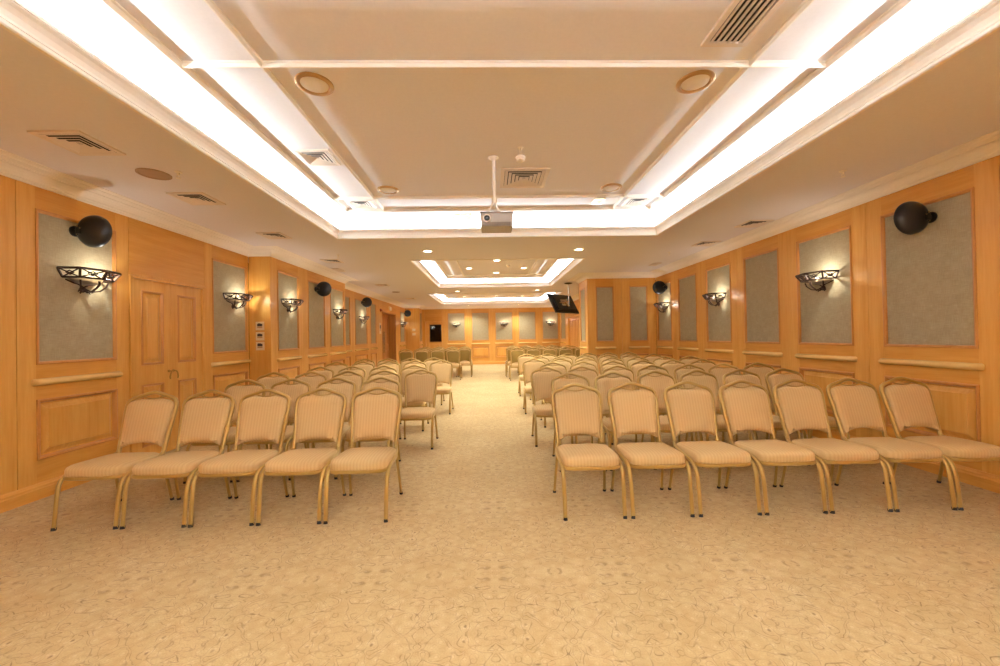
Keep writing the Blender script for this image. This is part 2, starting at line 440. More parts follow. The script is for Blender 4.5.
wall('wall_left_far', (XL, 10.62), (0, 1), (1, 0), 19.75-10.62,
     [('bay', 0, 1.63, .58, 1.40), ('bay', 1.63, 3.25, 1.85, 3.05), ('bay', 3.25, 4.38, 3.45, 4.12), ('plain', 4.38, 4.93), ('door', 4.93, 7.15, 2.55),
      ('plain', 7.15, 7.83), ('bay', 7.83, 9.13, 8.02, 8.98)], 'far maple stretch of the left wall around the recessed doorway',
     ['fabric wall panel mostly hidden behind the projecting left wall', 'fabric wall panel with both lamp and speaker, before the recessed doorway',
      'narrow bare fabric panel right before the recessed doorway', 'fabric wall panel with a lamp beyond the recessed doorway'], LG)
wall('wall_left_corner_pier', (XL, 19.75), (1, 0), (0, -1), .71, [('plain', 0, .71)], 'maple pier face in the far left corner with two light switches', [], None)
wall('wall_left_corner_return', (-3.57, 19.75), (0, 1), (1, 0), YB-19.75, [('bay', 0, .85, .15, .7)], 'short maple return in the far left corner',
     ['sliver of fabric panel beside the dark glazed door'], LG)
wall('wall_back', (-3.57, YB), (1, 0), (0, -1), XQ+3.57,
     [('plain', 0, .14), ('door', .14, 1.04, 2.32), ('bay', 1.04, 2.42, 1.33, 2.23), ('bay', 2.42, 3.67, 2.60, 3.50), ('bay', 3.67, 4.91, 3.84, 4.75),
      ('bay', 4.91, 6.16, 5.08, 5.98), ('bay', 6.16, 7.27, 6.34, 7.18)], 'maple back wall at the far end of the room',
     ['fabric back wall panel with lamp next to the dark glazed door', 'bare fabric back wall panel left of the aisle end', 'fabric back wall panel with lamp, middle of the back wall',
      'bare fabric back wall panel right of the aisle end', 'fabric back wall panel with lamp below the hanging television'], BG)
# right side runs from far to near so that the inside stays on its left
wall('wall_right', (XR, YN), (0, 1), (-1, 0), 10.33-YN,
     [('plain', 0, 4.2), ('plain', 4.2, 8.4), ('plain', 8.4, 10.47), ('bay', 10.47, 11.68, 10.65, 11.50), ('bay', 11.68, 12.90, 11.87, 12.72), ('bay', 12.90, 14.09, 13.08, 13.90),
      ('bay', 14.09, 15.29, 14.28, 15.10), ('bay', 15.29, 16.47, 15.48, 16.28), ('bay', 16.47, 17.53, 16.65, 17.43)], 'long honey maple right wall',
     ['fabric wall panel behind the black speaker nearest on the right wall', 'fabric wall panel with the nearest lamp of the right wall',
      'bare fabric panel between the two nearest lamps of the right wall', 'fabric wall panel with the middle lamp of the right wall',
      'bare fabric panel between middle and farthest right wall lamps', 'fabric panel with lamp and speaker in the right wall corner'], RG)
wall('wall_right_pier', (2.6, 10.33), (1, 0), (0, -1), XR-2.6, [('bay', 0, .92, .23, .71), ('bay', .92, 1.85, 1.13, 1.62)], 'maple wall face on the right that faces the camera',
     ['narrow fabric panel near the outer edge of the facing right pier', 'narrow fabric panel on the facing pier beside the corner lamp'], RG)
wall('wall_right_pier_side', (2.6, 10.33), (0, 1), (-1, 0), .99, [('bay', 0, .99, .22, .8)], 'aisle side of the right pier', ['brightly lit fabric panel on the aisle side of the right pier'], RG)
wall('wall_right_pier_back', (2.6, 11.32), (1, 0), (0, 1), XQ-2.6, [('plain', 0, XQ-2.6)], 'back face of the right pier', [], None)
wall('wall_right_far', (XQ, 11.32), (0, 1), (-1, 0), YB-11.32,
     [('plain', 0, 1.5), ('plain', 1.5, 3.0), ('plain', 3.0, 4.6), ('door', 4.6, 7.1, 2.3), ('plain', 7.1, 7.5), ('bay', 7.5, 9.28, 7.75, 8.95)],
     'far stretch of the right wall behind the pier', ['fabric panel at the far right corner behind the television'], RG)
wall('wall_rear', (XL, YN), (1, 0), (0, 1), XR-XL, [('plain', 0, 2.9), ('plain', 2.9, 5.8), ('plain', 5.8, 8.73)], 'plain maple wall behind the camera', [], None)

# baseboards: interrupted at the doorways
bb = [(-.02, 0), (.03, 0), (.03, .095), (.024, .105), (.022, .12), (.010, .132), (.004, .145), (-.02, .145)]
def base(name, path, label): struct(sweep(path, bb, False).build(name, 'wood_h'), label, 'baseboard')
base('baseboard_left', [(XL, 4.73), (XL, YN+.05)], 'wooden baseboard before the double door on the left')
base('baseboard_left_middle', [(XL, 15.55), (XL, 10.62), (XP, 10.62), (XP, 7.03), (XL, 7.03), (XL, 5.96)], 'wooden baseboard around the projecting left wall')
base('baseboard_left_far', [(-3.43, YB), (-3.57, YB), (-3.57, 19.75), (XL, 19.75), (XL, 17.77)], 'wooden baseboard of the far left corner')
base('baseboard_back', [(XQ, 18.42), (XQ, YB), (-2.53, YB)], 'wooden baseboard along the back wall')
base('baseboard_right', [(XR, YN+.05), (XR, 10.33), (2.6, 10.33), (2.6, 11.32), (XQ, 11.32), (XQ, 15.92)], 'wooden baseboard along the right wall')

# ------------------------------------------------------------------ doors
STEP = [(0, 0), (.004, .010), (.016, .012), (.028, -.012), (.042, -.016), (.046, -.014), (.080, .000), (.084, .004)]
def leaf(w, h, panels, mat, parent, loc, T, name='door_leaf'):
    """door leaf in wall coordinates: a0..a1, front face at d"""
    a0, d = loc
    b = MB(); a1 = a0+w; s = .115 if w < 1 else .14
    cuts = [(z0, z1) for z0, z1 in panels]
    b.box((a0, d-.045, .008), (a1, d-.02, h), T)
    b.box((a0, d-.02, .008), (a0+s, d, h), T); b.box((a1-s, d-.02, .008), (a1, d, h), T)
    zz = .008
    for z0, z1 in cuts:
        b.box((a0+s, d-.02, zz), (a1-s, d, z0), T); zz = z1
    b.box((a0+s, d-.02, zz), (a1-s, d, h), T)
    lf = b.build(name, mat, parent)
    for z0, z1 in cuts:
        p = MB(); raised(p, lambda a, dd, z: T(a, d+dd, z), a0+s, a1-s, z0, z1, STEP, 3); p.build('door_panel', [mat, 'bead' if mat == 'wood' else mat], lf)
    return lf

def casing(name, T, a0, a1, top, mat, depth, label):
    b = MB(); c = .05
    for x0, x1 in ((a0-.0, a0+.03), (a1-.03, a1)): b.box((x0, -depth, 0), (x1, .012, top), T)
    b.box((a0, -depth, top-.03), (a1, .018, top), T)
    b.box((a0-.02, -depth, 0), (a0, .016, top+.0), T); b.box((a1, -depth, 0), (a1+.02, .016, top+.0), T)
    b.box((a0-.03, -.02, top), (a1+.03, .028, top+.025), T)
    b.box((a0, -depth-.06, 0), (a1, -depth-.02, top), T)
    o = b.build(name, mat); struct(o, label, 'door'); return o

T = frame_T((XL, 0), (0, 1), (1, 0))
d = casing('door_1', T, 4.755, 5.935, 2.265, 'wood', .06, 'closed wooden double door with raised panels on the left wall')
for a, hs in ((4.788, 1), (5.347, -1)):
    lf = leaf(.555, 2.232, [(.16, .93), (1.17, 2.10)], 'wood', d, (a, -.012), T)
    hx = a+.555-.035 if hs > 0 else a+.035
    h = MB(); h.lathe([(0, 0), (.018, 0), (.018, .006), (.008, .008), (.008, .035), (0, .036)], 12, T=lambda x, y, z: T(hx+x, -.012+z, 1.07+y))
    h.tube([(hx, .022, 1.07), (hx-hs*.008, .032, 1.06), (hx-hs*.022, .034, 1.03), (hx-hs*.03, .032, .995), (hx-hs*.024, .03, .965)], .009, 8, T=T)
    h.build('door_handle', 'brass', lf, smooth=True)
d = casing('door_2', T, 15.57, 17.75, 2.54, 'door_dark', .36, 'recessed wooden double doorway with a vertical pull, far left wall')
for a, hs in ((15.61, 1), (16.67, -1)):
    lf = leaf(1.04, 2.5, [(.16, .95), (1.2, 2.36)], 'door_dark', d, (a, -.30), T)
    hx = a+1.04-.09 if hs > 0 else a+.09
    h = MB(); h.tube([(hx, -.24, .85), (hx, -.24, 1.75)], .022, 10, T=T)
    for z in (.92, 1.68): h.tube([(hx, -.3, z), (hx, -.24, z)], .012, 8, T=T)
    h.build('pull_handle', 'chrome', lf, smooth=True)
T = frame_T((XQ, 0), (0, 1), (-1, 0))
d = casing('door_3', T, 15.94, 18.40, 2.29, 'wood', .10, 'closed planked doorway on the far right wall below the television')
for i in range(4):
    a = 15.98+i*.596
    leaf(.592, 2.25, [(.16, 2.13)], 'wood', d, (a, -.05), T)
T = frame_T((0, YB), (1, 0), (0, -1))
d = casing('door_4', T, -3.425, -2.535, 2.31, 'wood', .10, 'wooden door with a dark glass pane at the back wall')
b = MB(); b.box((-3.39, -.09, .008), (-2.57, -.04, 1.2), T); b.box((-3.39, -.09, 2.16), (-2.57, -.04, 2.28), T)
b.box((-3.39, -.09, 1.2), (-3.22, -.04, 2.16), T); b.box((-2.70+.16, -.09, 1.2), (-2.57, -.04, 2.16), T)
lf = b.build('door_leaf', 'wood', d)
b = MB(); b.box((-3.22, -.075, 1.2), (-2.54, -.06, 2.16), T); tag(b.build('glass_pane', 'dark_glass', lf), 'dark glass pane')
b = MB(); raised(b, lambda a, dd, z: T(a, -.04+dd, z), -3.25, -2.68, .2, 1.08, STEP); b.build('door_panel', 'wood', lf)
b = MB()
for z0, z1 in ((1.2, 1.235), (2.125, 2.16)): b.box((-3.22, -.06, z0), (-2.54, -.03, z1), T)
for x0, x1 in ((-3.22, -3.185), (-2.575, -2.54)): b.box((x0, -.06, 1.2), (x1, -.03, 2.16), T)
b.build('glazing_bead', 'door_dark', lf)

# ------------------------------------------------------------------ wall sconces
def make_sconce(label):
    r = thing('wall_sconce', label, 'wall lamp', group='bronze lattice wall lamps')
    top = [(-.238, 0), (-.215, .20), (0, .262), (.215, .20), (.238, 0)]; bot = [(-.195, 0), (-.175, .155), (0, .212), (.175, .155), (.195, 0)]
    zt, zb = 0, -.10
    b = MB()
    b.tube([(x, y, zt) for x, y in top], .0105, 6, ref=(0, 0, 1), flat=(1.3, .8)); b.build('top_rim', 'bronze', r)
    b = MB(); b.tube([(x, y, zb) for x, y in bot], .0115, 6, ref=(0, 0, 1)); b.build('lower_rim', 'bronze', r)
    b = MB()
    for i in range(4):
        A, B, C, D = (Vector((*top[i], zt)), Vector((*top[i+1], zt)), Vector((*bot[i+1], zb)), Vector((*bot[i], zb)))
        b.tube([A, C], .0075, 5); b.tube([B, D], .0075, 5)
        c = (A+B+C+D)/4
        dm = [c+((A+B)/2-c)*.45, c+((B+C)/2-c)*.4, c+((C+D)/2-c)*.45, c+((D+A)/2-c)*.4]
        b.tube(dm, .0075, 5, closed=True)
    for i in range(5): b.tube([(*top[i], zt), (*bot[i], zb)], .012, 6)
    b.build('lattice', 'bronze', r)
    b = MB(); b.smooth = True
    ring = []
    for i in range(6):                                                   # shallow glass dish under the lattice
        t_ = i/5; s = math.cos(t_*PI/2)*.97+.03; z = zb+.0-.068*math.sin(t_*PI/2)
        ring.append([(s*.145*math.cos(PI*k/16), .012+s*.15*math.sin(PI*k/16), z) for k in range(17)])
    b.loft(ring, cap0=False, cap1=True); g = b.build('glass_bowl', 'shade', r, smooth=True)
    b = MB(); b.smooth = True
    b.lathe([(0, 0), (.036, 0), (.036, .008), (.022, .016), (.012, .03), (0, .034)], 14, T=lambda x, y, z: (x, z, -.225+y))
    b.tube([(0, .02, -.225), (0, .05, -.262), (0, .10, -.252), (0, .15, -.205), (0, .178, -.165), (0, .176, -.125)], .0105, 8)
    for sx in (-1, 1):
        b.tube([(0, .03, -.22), (sx*.05, .05, -.25), (sx*.10, .085, -.235), (sx*.135, .12, -.18), (sx*.145, .13, -.125)], .0085, 7)
        b.tube([(0, .012, -.20), (sx*.05, .012, -.165), (sx*.11, .01, -.15), (sx*.165, .004, -.125)], .009, 6)
        b.tube([(sx*.02, .02, -.23), (sx*.05, .03, -.275), (sx*.075, .035, -.255), (sx*.06, .03, -.232)], .006, 6)
    b.build('bracket', 'bronze', r, smooth=True)
    b = MB(); b.smooth = True
    b.lathe([(0, -.12), (.012, -.12), (.012, -.10), (.018, -.085), (.016, -.07), (.008, -.06), (0, -.058)], 12, c=(0, .09, 0)); b.build('bulb', 'bulb', r, smooth=True)
    for ch in r.children:                                   # squat proportions
        for v in ch.data.vertices: v.co.z *= .86
    return r
def rot_for(n): return math.atan2(-n[0], n[1])          # local +y -> wall normal (local x follows)
SC = [((XL, 4.215, 2.215), (1, 0), 'bronze lattice wall lamp left of the wooden double door'),
      ((XL, 6.62, 2.225), (1, 0), 'bronze lattice wall lamp between the double door and the switch pier'),
      ((XP, 7.64, 2.225), (1, 0), 'bronze lattice wall lamp just beyond the three switch plates'),
      ((XP, 10.05, 2.2), (1, 0), 'bronze lattice wall lamp at the end of the projecting left wall'),
      ((XL, 13.1, 2.19), (1, 0), 'bronze lattice wall lamp under a speaker before the recessed doorway'),
      ((XL, 19.1, 2.22), (1, 0), 'bronze lattice wall lamp between recessed doorway and far left corner'),
      ((XR, 5.10, 2.215), (-1, 0), 'bronze lattice wall lamp nearest on the right wall'),
      ((XR, 7.49, 2.2), (-1, 0), 'bronze lattice wall lamp middle of three on the right wall'),
      ((XR, 9.82, 2.22), (-1, 0), 'bronze lattice wall lamp under the speaker in the right corner'),
      ((-1.79, YB, 2.2), (0, -1), 'small wall lamp on the back wall nearest the dark glazed door'),
      ((.73, YB, 2.2), (0, -1), 'small wall lamp in the middle of the back wall'),
      ((3.19, YB, 2.2), (0, -1), 'small wall lamp on the back wall below the television')]
def lamp(name, typ, loc, energy, color, **kw):
    L = bpy.data.lights.new(name, typ); L.energy = energy; L.color = color
    for k, v in kw.items(): setattr(L, k, v)
    o = bpy.data.objects.new(name, L); COL.objects.link(o); o.location = loc; return o
WARM = (1, .80, .52)
s0 = None
E_SC = 4.6
for p, n, lab in SC:
    s = make_sconce(lab) if s0 is None else copy_tree(s0)
    if s0 is None: s0 = s
    s['label'] = lab; s.location = (p[0]-n[0]*.012, p[1]-n[1]*.012, p[2]); s.rotation_euler = (0, 0, rot_for(n))
    lamp('sconce_light', 'POINT', (p[0]+n[0]*.15, p[1]+n[1]*.15+(.13 if n[0] > 0 else -.10 if n[0] < 0 else 0), p[2]-.035), E_SC, (1, .95, .86), shadow_soft_size=.016)

# ------------------------------------------------------------------ round black wall speakers
def make_speaker(label, sg):
    r = thing('wall_speaker', label, 'speaker', group='round black wall speakers')
    b = MB(); b.smooth = True                              # dome turned along the wall, towards the camera end of the room
    R = .170
    ax = Matrix.Rotation(math.radians(2)*sg, 3, 'Z')
    def T(x, y, z):
        v = ax @ Vector((sg*z, x, y)); return (v.x, v.y+.165, v.z+.01)
    b.lathe([(0, .035), (.03, .034), (.07, .029), (.11, .018), (.14, .002), (.160, -.018), (R, -.04), (R, -.05), (.158, -.056)], 36, T=T)
    b.build('housing', 'black', r, smooth=True)
    b = MB(); b.smooth = True
    b.lathe([(.158, -.052), (.15, -.06), (.10, -.072), (.05, -.078), (0, -.08)], 36, T=T); b.build('grille', 'black', r, smooth=True)
    b = MB()
    b.lathe([(0, 0), (.055, 0), (.055, .012), (.03, .02), (0, .02)], 16, T=lambda x, y, z: (x, z, y))
    b.tube([(0, .0, 0), (0, .10, 0)], .026, 10); b.box((-.045, .05, -.035), (.045, .10, .035), bev=.01)
    b.tube([(0, .08, -.04), (0, .08, .04)], .03, 12); b.build('wall_bracket', 'black', r)
    b = MB()
    for q, z_, h_ in ((-.098, .035, .030), (-.118, -.045, .018), (-.066, .012, .037)): b.lathe([(0, -.004), (.010, -.002), (.009, .006), (0, .008)], 10, T=lambda x, y, z: T(q+x, z_+y, h_+z))
    tag(b.build('screw', 'chrome', r), 'bright metal screw heads')
    return r
SP = [((XL, 4.14, 2.618), (1, 0), 'round black speaker above the lamp left of the double door'),
      ((XP, 8.86, 2.585), (1, 0), 'round black speaker on the projecting left wall without a lamp below'),
      ((XL, 13.15, 2.67), (1, 0), 'round black speaker above a lamp before the recessed doorway'),
      ((XL, 19.6, 2.68), (1, 0), 'round black speaker in the far left corner'),
      ((XR, 3.81, 2.572), (-1, 0), 'round black speaker nearest on the right wall, no lamp below'),
      ((XR, 9.72, 2.61), (-1, 0), 'round black speaker above the lamp in the right corner')]
protos = {}
for p, n, lab in SP:
    sg = 1 if n[0] > 0 else -1
    if sg in protos: s = copy_tree(protos[sg])
    else: s = protos[sg] = make_speaker(lab, sg)
    s['label'] = lab; s.location = (p[0]-n[0]*.012, p[1]-n[1]*.012, p[2]); s.rotation_euler = (0, 0, rot_for(n))

# ------------------------------------------------------------------ switches, emergency lamp, control panel
def plate(T, a, z, w, h, label, cat, name, group, insert=True, mat='plate'):
    base_ = T(a, 0, z); r = thing(name, label, cat, base_, group=group)
    L = lambda x, d, y: tuple(Vector(T(a+x, d, z+y))-Vector(base_))
    b = MB(); b.box((-w/2, -.002, -h/2), (w/2, .012, h/2), L, bev=.004); b.build('cover_plate', mat, r)
    if insert:
        b = MB(); b.box((-w*.3, .008, -h*.02), (w*.3, .016, h*.26), L); b.box((-w*.22, .010, h*.26), (w*.1, .016, h*.31), L); tag(b.build('rocker', 'slot', r), 'dark switch insert')
        b = MB(); b.box((-w*.3, .008, -h*.22), (w*.3, .014, -h*.06), L); b.build('name_strip', 'ring', r)
    return r
T = frame_T((0, 7.03), (1, 0), (0, -1))
for z, lab in ((1.712, 'top one of three square switch plates on the left pier'), (1.530, 'middle one of three square switch plates on the left pier'),
               (1.357, 'bottom one of three square switch plates on the left pier')):
    plate(T, -4.085, z, .145, .15, lab, 'switch', 'switch_plate', 'three switch plates on the left pier')
T = frame_T((0, 19.75), (1, 0), (0, -1))
for z, lab in ((1.86, 'upper pale switch plate in the far left corner'), (1.64, 'lower pale switch plate in the far left corner')):
    plate(T, -3.85, z, .16, .12, lab, 'switch', 'switch_plate', 'pale switch plates in the far left corner', False)
T = frame_T((XL, 0), (0, 1), (1, 0))
plate(T, 15.27, 1.85, .22, .42, 'upright white control panel beside the recessed doorway', 'control panel', 'control_panel', None, True)
r = thing('emergency_light', 'small white emergency light above the recessed doorway', 'emergency light', T(16.75, -.02, 2.72))
b = MB(); b.box((0, -.17, -.09), (.06, .17, .09), bev=.012); b.build('housing', 'plate', r)
b = MB(); b.box((.055, -.14, -.06), (.075, .14, .06), bev=.008); b.build('diffuser', 'lens_off', r)
r = thing('alarm_sounder', 'small dark red alarm beside the top of the recessed doorway', 'alarm', T(15.3, 0, 2.56))
b = MB(); b.lathe([(0, 0), (.06, 0), (.06, .03), (.045, .06), (0, .065)], 16, T=lambda x, y, z: (z-.001, x, y)); b.build('body', 'red', r, smooth=True)
b = MB(); b.lathe([(0, .06), (.02, .06), (.018, .085), (0, .09)], 12, T=lambda x, y, z: (z, x, y)); b.build('lens', 'red', r, smooth=True)

# ------------------------------------------------------------------ ceiling fittings
def square_vent(label, x, y, z, s, rings=4, group='square ceiling air diffusers'):
    r = thing('air_diffuser', label, 'air vent', (x, y, z), group=group)
    h = s/2; b = MB(); w = s*.08
    for a0, a1, c0, c1 in ((-h, h, -h, -h+w), (-h, h, h-w, h), (-h, -h+w, -h+w, h-w), (h-w, h, -h+w, h-w)): b.box((a0, c0, -.014), (a1, c1, .0))
    b.build('flange', 'vent', r)
    b = MB(); b.box((-h+w, -h+w, -.004), (h-w, h-w, -.001)); b.build('duct_opening', 'duct', r)
    b = MB(); hi = h-w
    for k in range(rings):
        s0_ = hi*(1-.98*k/(rings+.3))-.004; s1_ = s0_-hi*.80/(rings+.3)
        if k == rings-1: s1_ = s0_*.35
        rs = [[(sx*q, sy*q, zz) for sx, sy in ((-1, -1), (1, -1), (1, 1), (-1, 1))] for q, zz in ((s0_, -.013), (s0_-.003, -.013), (s1_, -.0045), (s1_+.001, -.004))]
        b.loft(rs, cap0=False, cap1=(k == rings-1))
    b.build('louver', 'vent', r)
    return r
for lab, x, y, s in [('square air diffuser on the low left ceiling, nearest one, above the speaker', -3.28, 3.21, .385), ('square air diffuser on the low left ceiling, second nearest', -3.28, 4.47, .385),
                     ('square air diffuser on the low left ceiling beside the first recess corner', -3.3, 6.08, .36), ('square air diffuser on the low left ceiling past the switch pier', -3.23, 8.1, .36),
                     ('square air diffuser on the low left ceiling beside the second recess', -3.23, 11.86, .36), ('square air diffuser on the far left low ceiling by the recessed doorway', -3.22, 16.0, .36),
                     ('square air diffuser on the low right ceiling, nearer one', 3.95, 5.7, .36), ('square air diffuser on the low right ceiling, farther one', 3.93, 6.95, .36)]:
    square_vent(lab, x, y, HC, s)
square_vent('large square air diffuser behind the projector in the recess centre', .45, 4.83, HU, .58, 5)
square_vent('square air diffuser in the left panel strip of the recess, nearer', -1.83, 4.24, HU, .36)
square_vent('square air diffuser in the left panel strip of the recess, far corner', -1.84, 5.72, HU, .36)
square_vent('pale square air diffuser in the right far corner of the recess', 2.2, 5.71, HU, .36)

def slot_vent(label, x, y, z, w, l, bars, name='slot_vent', along='y', mat='vent'):
    r = thing(name, label, 'air vent', (x, y, z)); b = MB(); e = .035
    for a0, a1, c0, c1 in ((-w/2, w/2, -l/2, -l/2+e), (-w/2, w/2, l/2-e, l/2), (-w/2, -w/2+e, -l/2+e, l/2-e), (w/2-e, w/2, -l/2+e, l/2-e)): b.box((a0, c0, -.018), (a1, c1, 0))
    b.build('flange', mat, r)
    b = MB(); b.box((-w/2+e, -l/2+e, -.004), (w/2-e, l/2-e, -.001)); b.build('duct_opening', 'duct', r)
    b = MB()
    for i in range(bars):
        if along == 'y': c = -w/2+e+(w-2*e)*(i+.5)/bars; b.box((c-.007, -l/2+e, -.016), (c+.007, l/2-e, -.006))
        else: c = -l/2+e+(l-2*e)*(i+.5)/bars; b.box((-w/2+e, c-.006, -.016), (w/2-e, c+.006, -.006))
    b.build('slat', mat, r); return r
slot_vent('large slotted air grille near the front right of the recess', 1.62, 2.40, HU, .30, .42, 6)
slot_vent('small dark square grille at the far edge of the recess', 1.61, 5.66, HU, .16, .24, 6, along='x', mat='ring')
slot_vent('small flat grille in the bright cove behind the projector', -.44, 6.4, HU, .38, .36, 7, along='x', mat='ring')
slot_vent('narrow dark grille on the low left ceiling past the switch pier', -3.5, 9.15, HC, .16, .40, 3)
slot_vent('narrow dark grille on the low right ceiling before the corner', 3.85, 8.95, HC, .16, .34, 3)

def disc_speaker(label, x, y):
    r = thing('ceiling_speaker', label, 'ceiling speaker', (x, y, HC), group='round ceiling speakers')
    b = MB(); b.lathe([(.135, 0), (.135, -.008), (.118, -.011), (.112, -.006), (.112, 0)], 32); b.build('rim', 'grille', r)
    b = MB(); b.lathe([(.112, -.004), (.05, -.007), (0, -.008)], 32); b.build('grille', 'grille', r)
disc_speaker('flat round ceiling speaker between the two nearest left diffusers', -3.20, 3.81)
disc_speaker('flat round ceiling speaker on the far left low ceiling', -3.27, 13.7)

def downlight(label, x, y, z, R, lit, group):
    r = thing('downlight', label, 'ceiling light', (x, y, z), group=group)
    b = MB(); b.smooth = True
    b.lathe([(R, 0), (R, -.008), (R*.9, -.018), (R*.8, -.018), (R*.72, -.006), (R*.72, 0)], 32); b.build('trim_ring', 'ring' if not lit else 'white', r, smooth=True)
    b = MB(); b.smooth = True
    b.lathe([(R*.72, -.006), (R*.6, -.016 if not lit else -.008), (R*.3, -.018 if not lit else -.010), (0, -.019 if not lit else -.011)], 32)
    b.build('lens', 'lit' if lit else 'lens_off', r, smooth=True)
    if lit:
        L = lamp('downlight_beam', 'SPOT', (x, y, z-.04), E_DL if y > 5 else 85, (.96, .94, .84), shadow_soft_size=.05)
        L.data.spot_size = math.radians(130); L.data.spot_blend = .8
E_DL = 115
for x, y, lab in ((-1.32, 3.02, 'unlit round ceiling light, front left of the nearest recess'), (1.64, 3.0, 'unlit round ceiling light, front right of the nearest recess'),
                  (-1.32, 5.18, 'unlit round ceiling light, far left of the nearest recess'), (1.65, 5.16, 'unlit round ceiling light, far right of the nearest recess')):
    downlight(lab, x, y, HU, .14, False, 'unlit round lights in the nearest recess')
for x, y, z, lab in ((-1.14, .28, HC, 'added unseen downlight above the camera to light the front chairs, left'), (1.69, .28, HC, 'added unseen downlight above the camera to light the front chairs, right'),  # out-of-view pair added to brighten the front floor and chairs
                     (-1.14, 7.27, HC, 'lit downlight left of the aisle between first and second recess'), (1.69, 7.28, HC, 'lit downlight right of the aisle between first and second recess'),
                     (-1.13, 13.67, HC, 'lit downlight left, between second and third recess'), (1.68, 13.64, HC, 'lit downlight right, between second and third recess'),
                     (-1.09, 19.85, HC, 'lit downlight left, just before the back wall'), (1.46, 19.85, HC, 'lit downlight right, just before the back wall'),
                     (-.55, 10.56, HU2, 'lit downlight at left inside the second recess'), (.19, 9.51, HU2, 'lit downlight nearest inside the second recess'),
                     (.2, 11.35, HU2, 'lit downlight farthest inside the second recess'), (.94, 10.61, HU2, 'lit downlight at right inside the second recess'),
                     (-1.15, 17.9, HU2, 'lit downlight at left inside the third recess'), (.3, 17.7, HU2, 'lit downlight in the middle of the third recess'), (1.5, 17.9, HU2, 'lit downlight at right inside the third recess')):
    downlight(lab, x, y, z, .10, True, 'lit recessed downlights')

def sprinkler(label, x, y, z):
    r = thing('sprinkler_head', label, 'sprinkler', (x, y, z), group='ceiling sprinklers')
    b = MB(); b.lathe([(0, 0), (.032, 0), (.030, -.006), (.012, -.010), (.010, -.03), (0, -.03)], 16); b.build('escutcheon', 'white', r)
    b = MB()
    for sx in (-1, 1): b.tube([(sx*.008, 0, -.028), (sx*.014, 0, -.045), (0, 0, -.06)], .003, 6)
    b.lathe([(0, -.058), (.020, -.058), (.020, -.062), (0, -.063)], 14); b.build('deflector', 'white', r)
for x, y, z, lab in ((-2.94, 3.77, HC, 'sprinkler head on the low left ceiling beside the round speaker'), (3.61, 3.86, HC, 'sprinkler head on the low right ceiling, nearer one'),
                     (3.58, 7.65, HC, 'sprinkler head on the low right ceiling, farther one'), (-2.9, 7.55, HC, 'sprinkler head on the low left ceiling past the switch pier'),
                     (.35, 4.06, HU, 'sprinkler head in the recess just above the smoke detector')):
    sprinkler(lab, x, y, z)
def detector(label, x, y, z):
    r = thing('smoke_detector', label, 'smoke detector', (x, y, z), group='round smoke detectors')
    b = MB(); b.smooth = True; b.lathe([(.055, 0), (.055, -.012), (.05, -.022), (.046, -.024)], 24); b.build('base', 'white', r, smooth=True)
    b = MB(); b.smooth = True; b.lathe([(.046, -.02), (.046, -.04), (.03, -.052), (0, -.055)], 24); b.build('sensor_cap', 'lens_off', r, smooth=True)
detector('white smoke detector between projector pole and large diffuser', .365, 4.27, HU)
detector('white smoke detector inside the second ceiling recess', .5, 10.19, HU2)

# projector on its pole
r = thing('projector', 'grey projector hanging from a white pole in the nearest recess', 'projector', (.09, 4.28, HU))
pz = 2.79-HU
b = MB(); b.smooth = True
b.lathe([(0, 0), (.055, 0), (.055, -.008), (.03, -.02), (.022, -.03)], 20, c=(-.02, 0, 0)); b.build('ceiling_plate', 'white', r, smooth=True)
b = MB(); b.tube([(-.02, 0, -.01), (-.02, 0, pz+.17)], .017, 12); b.tube([(-.02, 0, -.28), (-.02, 0, -.36)], .021, 12); b.build('pole', 'white', r, smooth=True)
b = MB(); b.tube([(-.02, 0, pz+.19), (-.02, 0, pz+.13)], .03, 12)
for sx, sy in ((-.09, -.06), (.05, -.06), (-.09, .07), (.05, .07)): b.tube([(-.02, 0, pz+.15), (sx*.6-.02, sy*.6, pz+.06), (sx, sy, pz+.002)], .009, 8)
b.box((-.10, -.08, pz-.002), (.06, .09, pz+.008)); b.build('mount_bracket', 'white', r)
b = MB(); b.box((-.17, -.12, pz-.162), (.17, .16, pz-.012), bev=.014); bo = b.build('body', 'proj', r)
b = MB(); b.box((-.18, -.125, pz-.014), (.18, .165, pz-.002), bev=.003); b.build('top_plate', 'proj_dark', r)
b = MB(); b.smooth = True
b.lathe([(.042, 0), (.042, .03), (.034, .034), (.03, .02), (.03, .01)], 24, T=lambda x, y, z: (-.105+x, -.118-z, pz-.075+y)); b.build('lens_barrel', 'white', bo, smooth=True)
b = MB(); b.smooth = True
b.lathe([(0, .022), (.02, .02), (.03, .012)], 24, T=lambda x, y, z: (-.105+x, -.118-z, pz-.075+y)); tag(b.build('lens', 'black', bo, smooth=True), 'dark glass lens')
b = MB(); b.box((-.15, -.124, pz-.156), (.15, -.117, pz-.114)); b.build('intake_grille', 'proj_dark', bo)

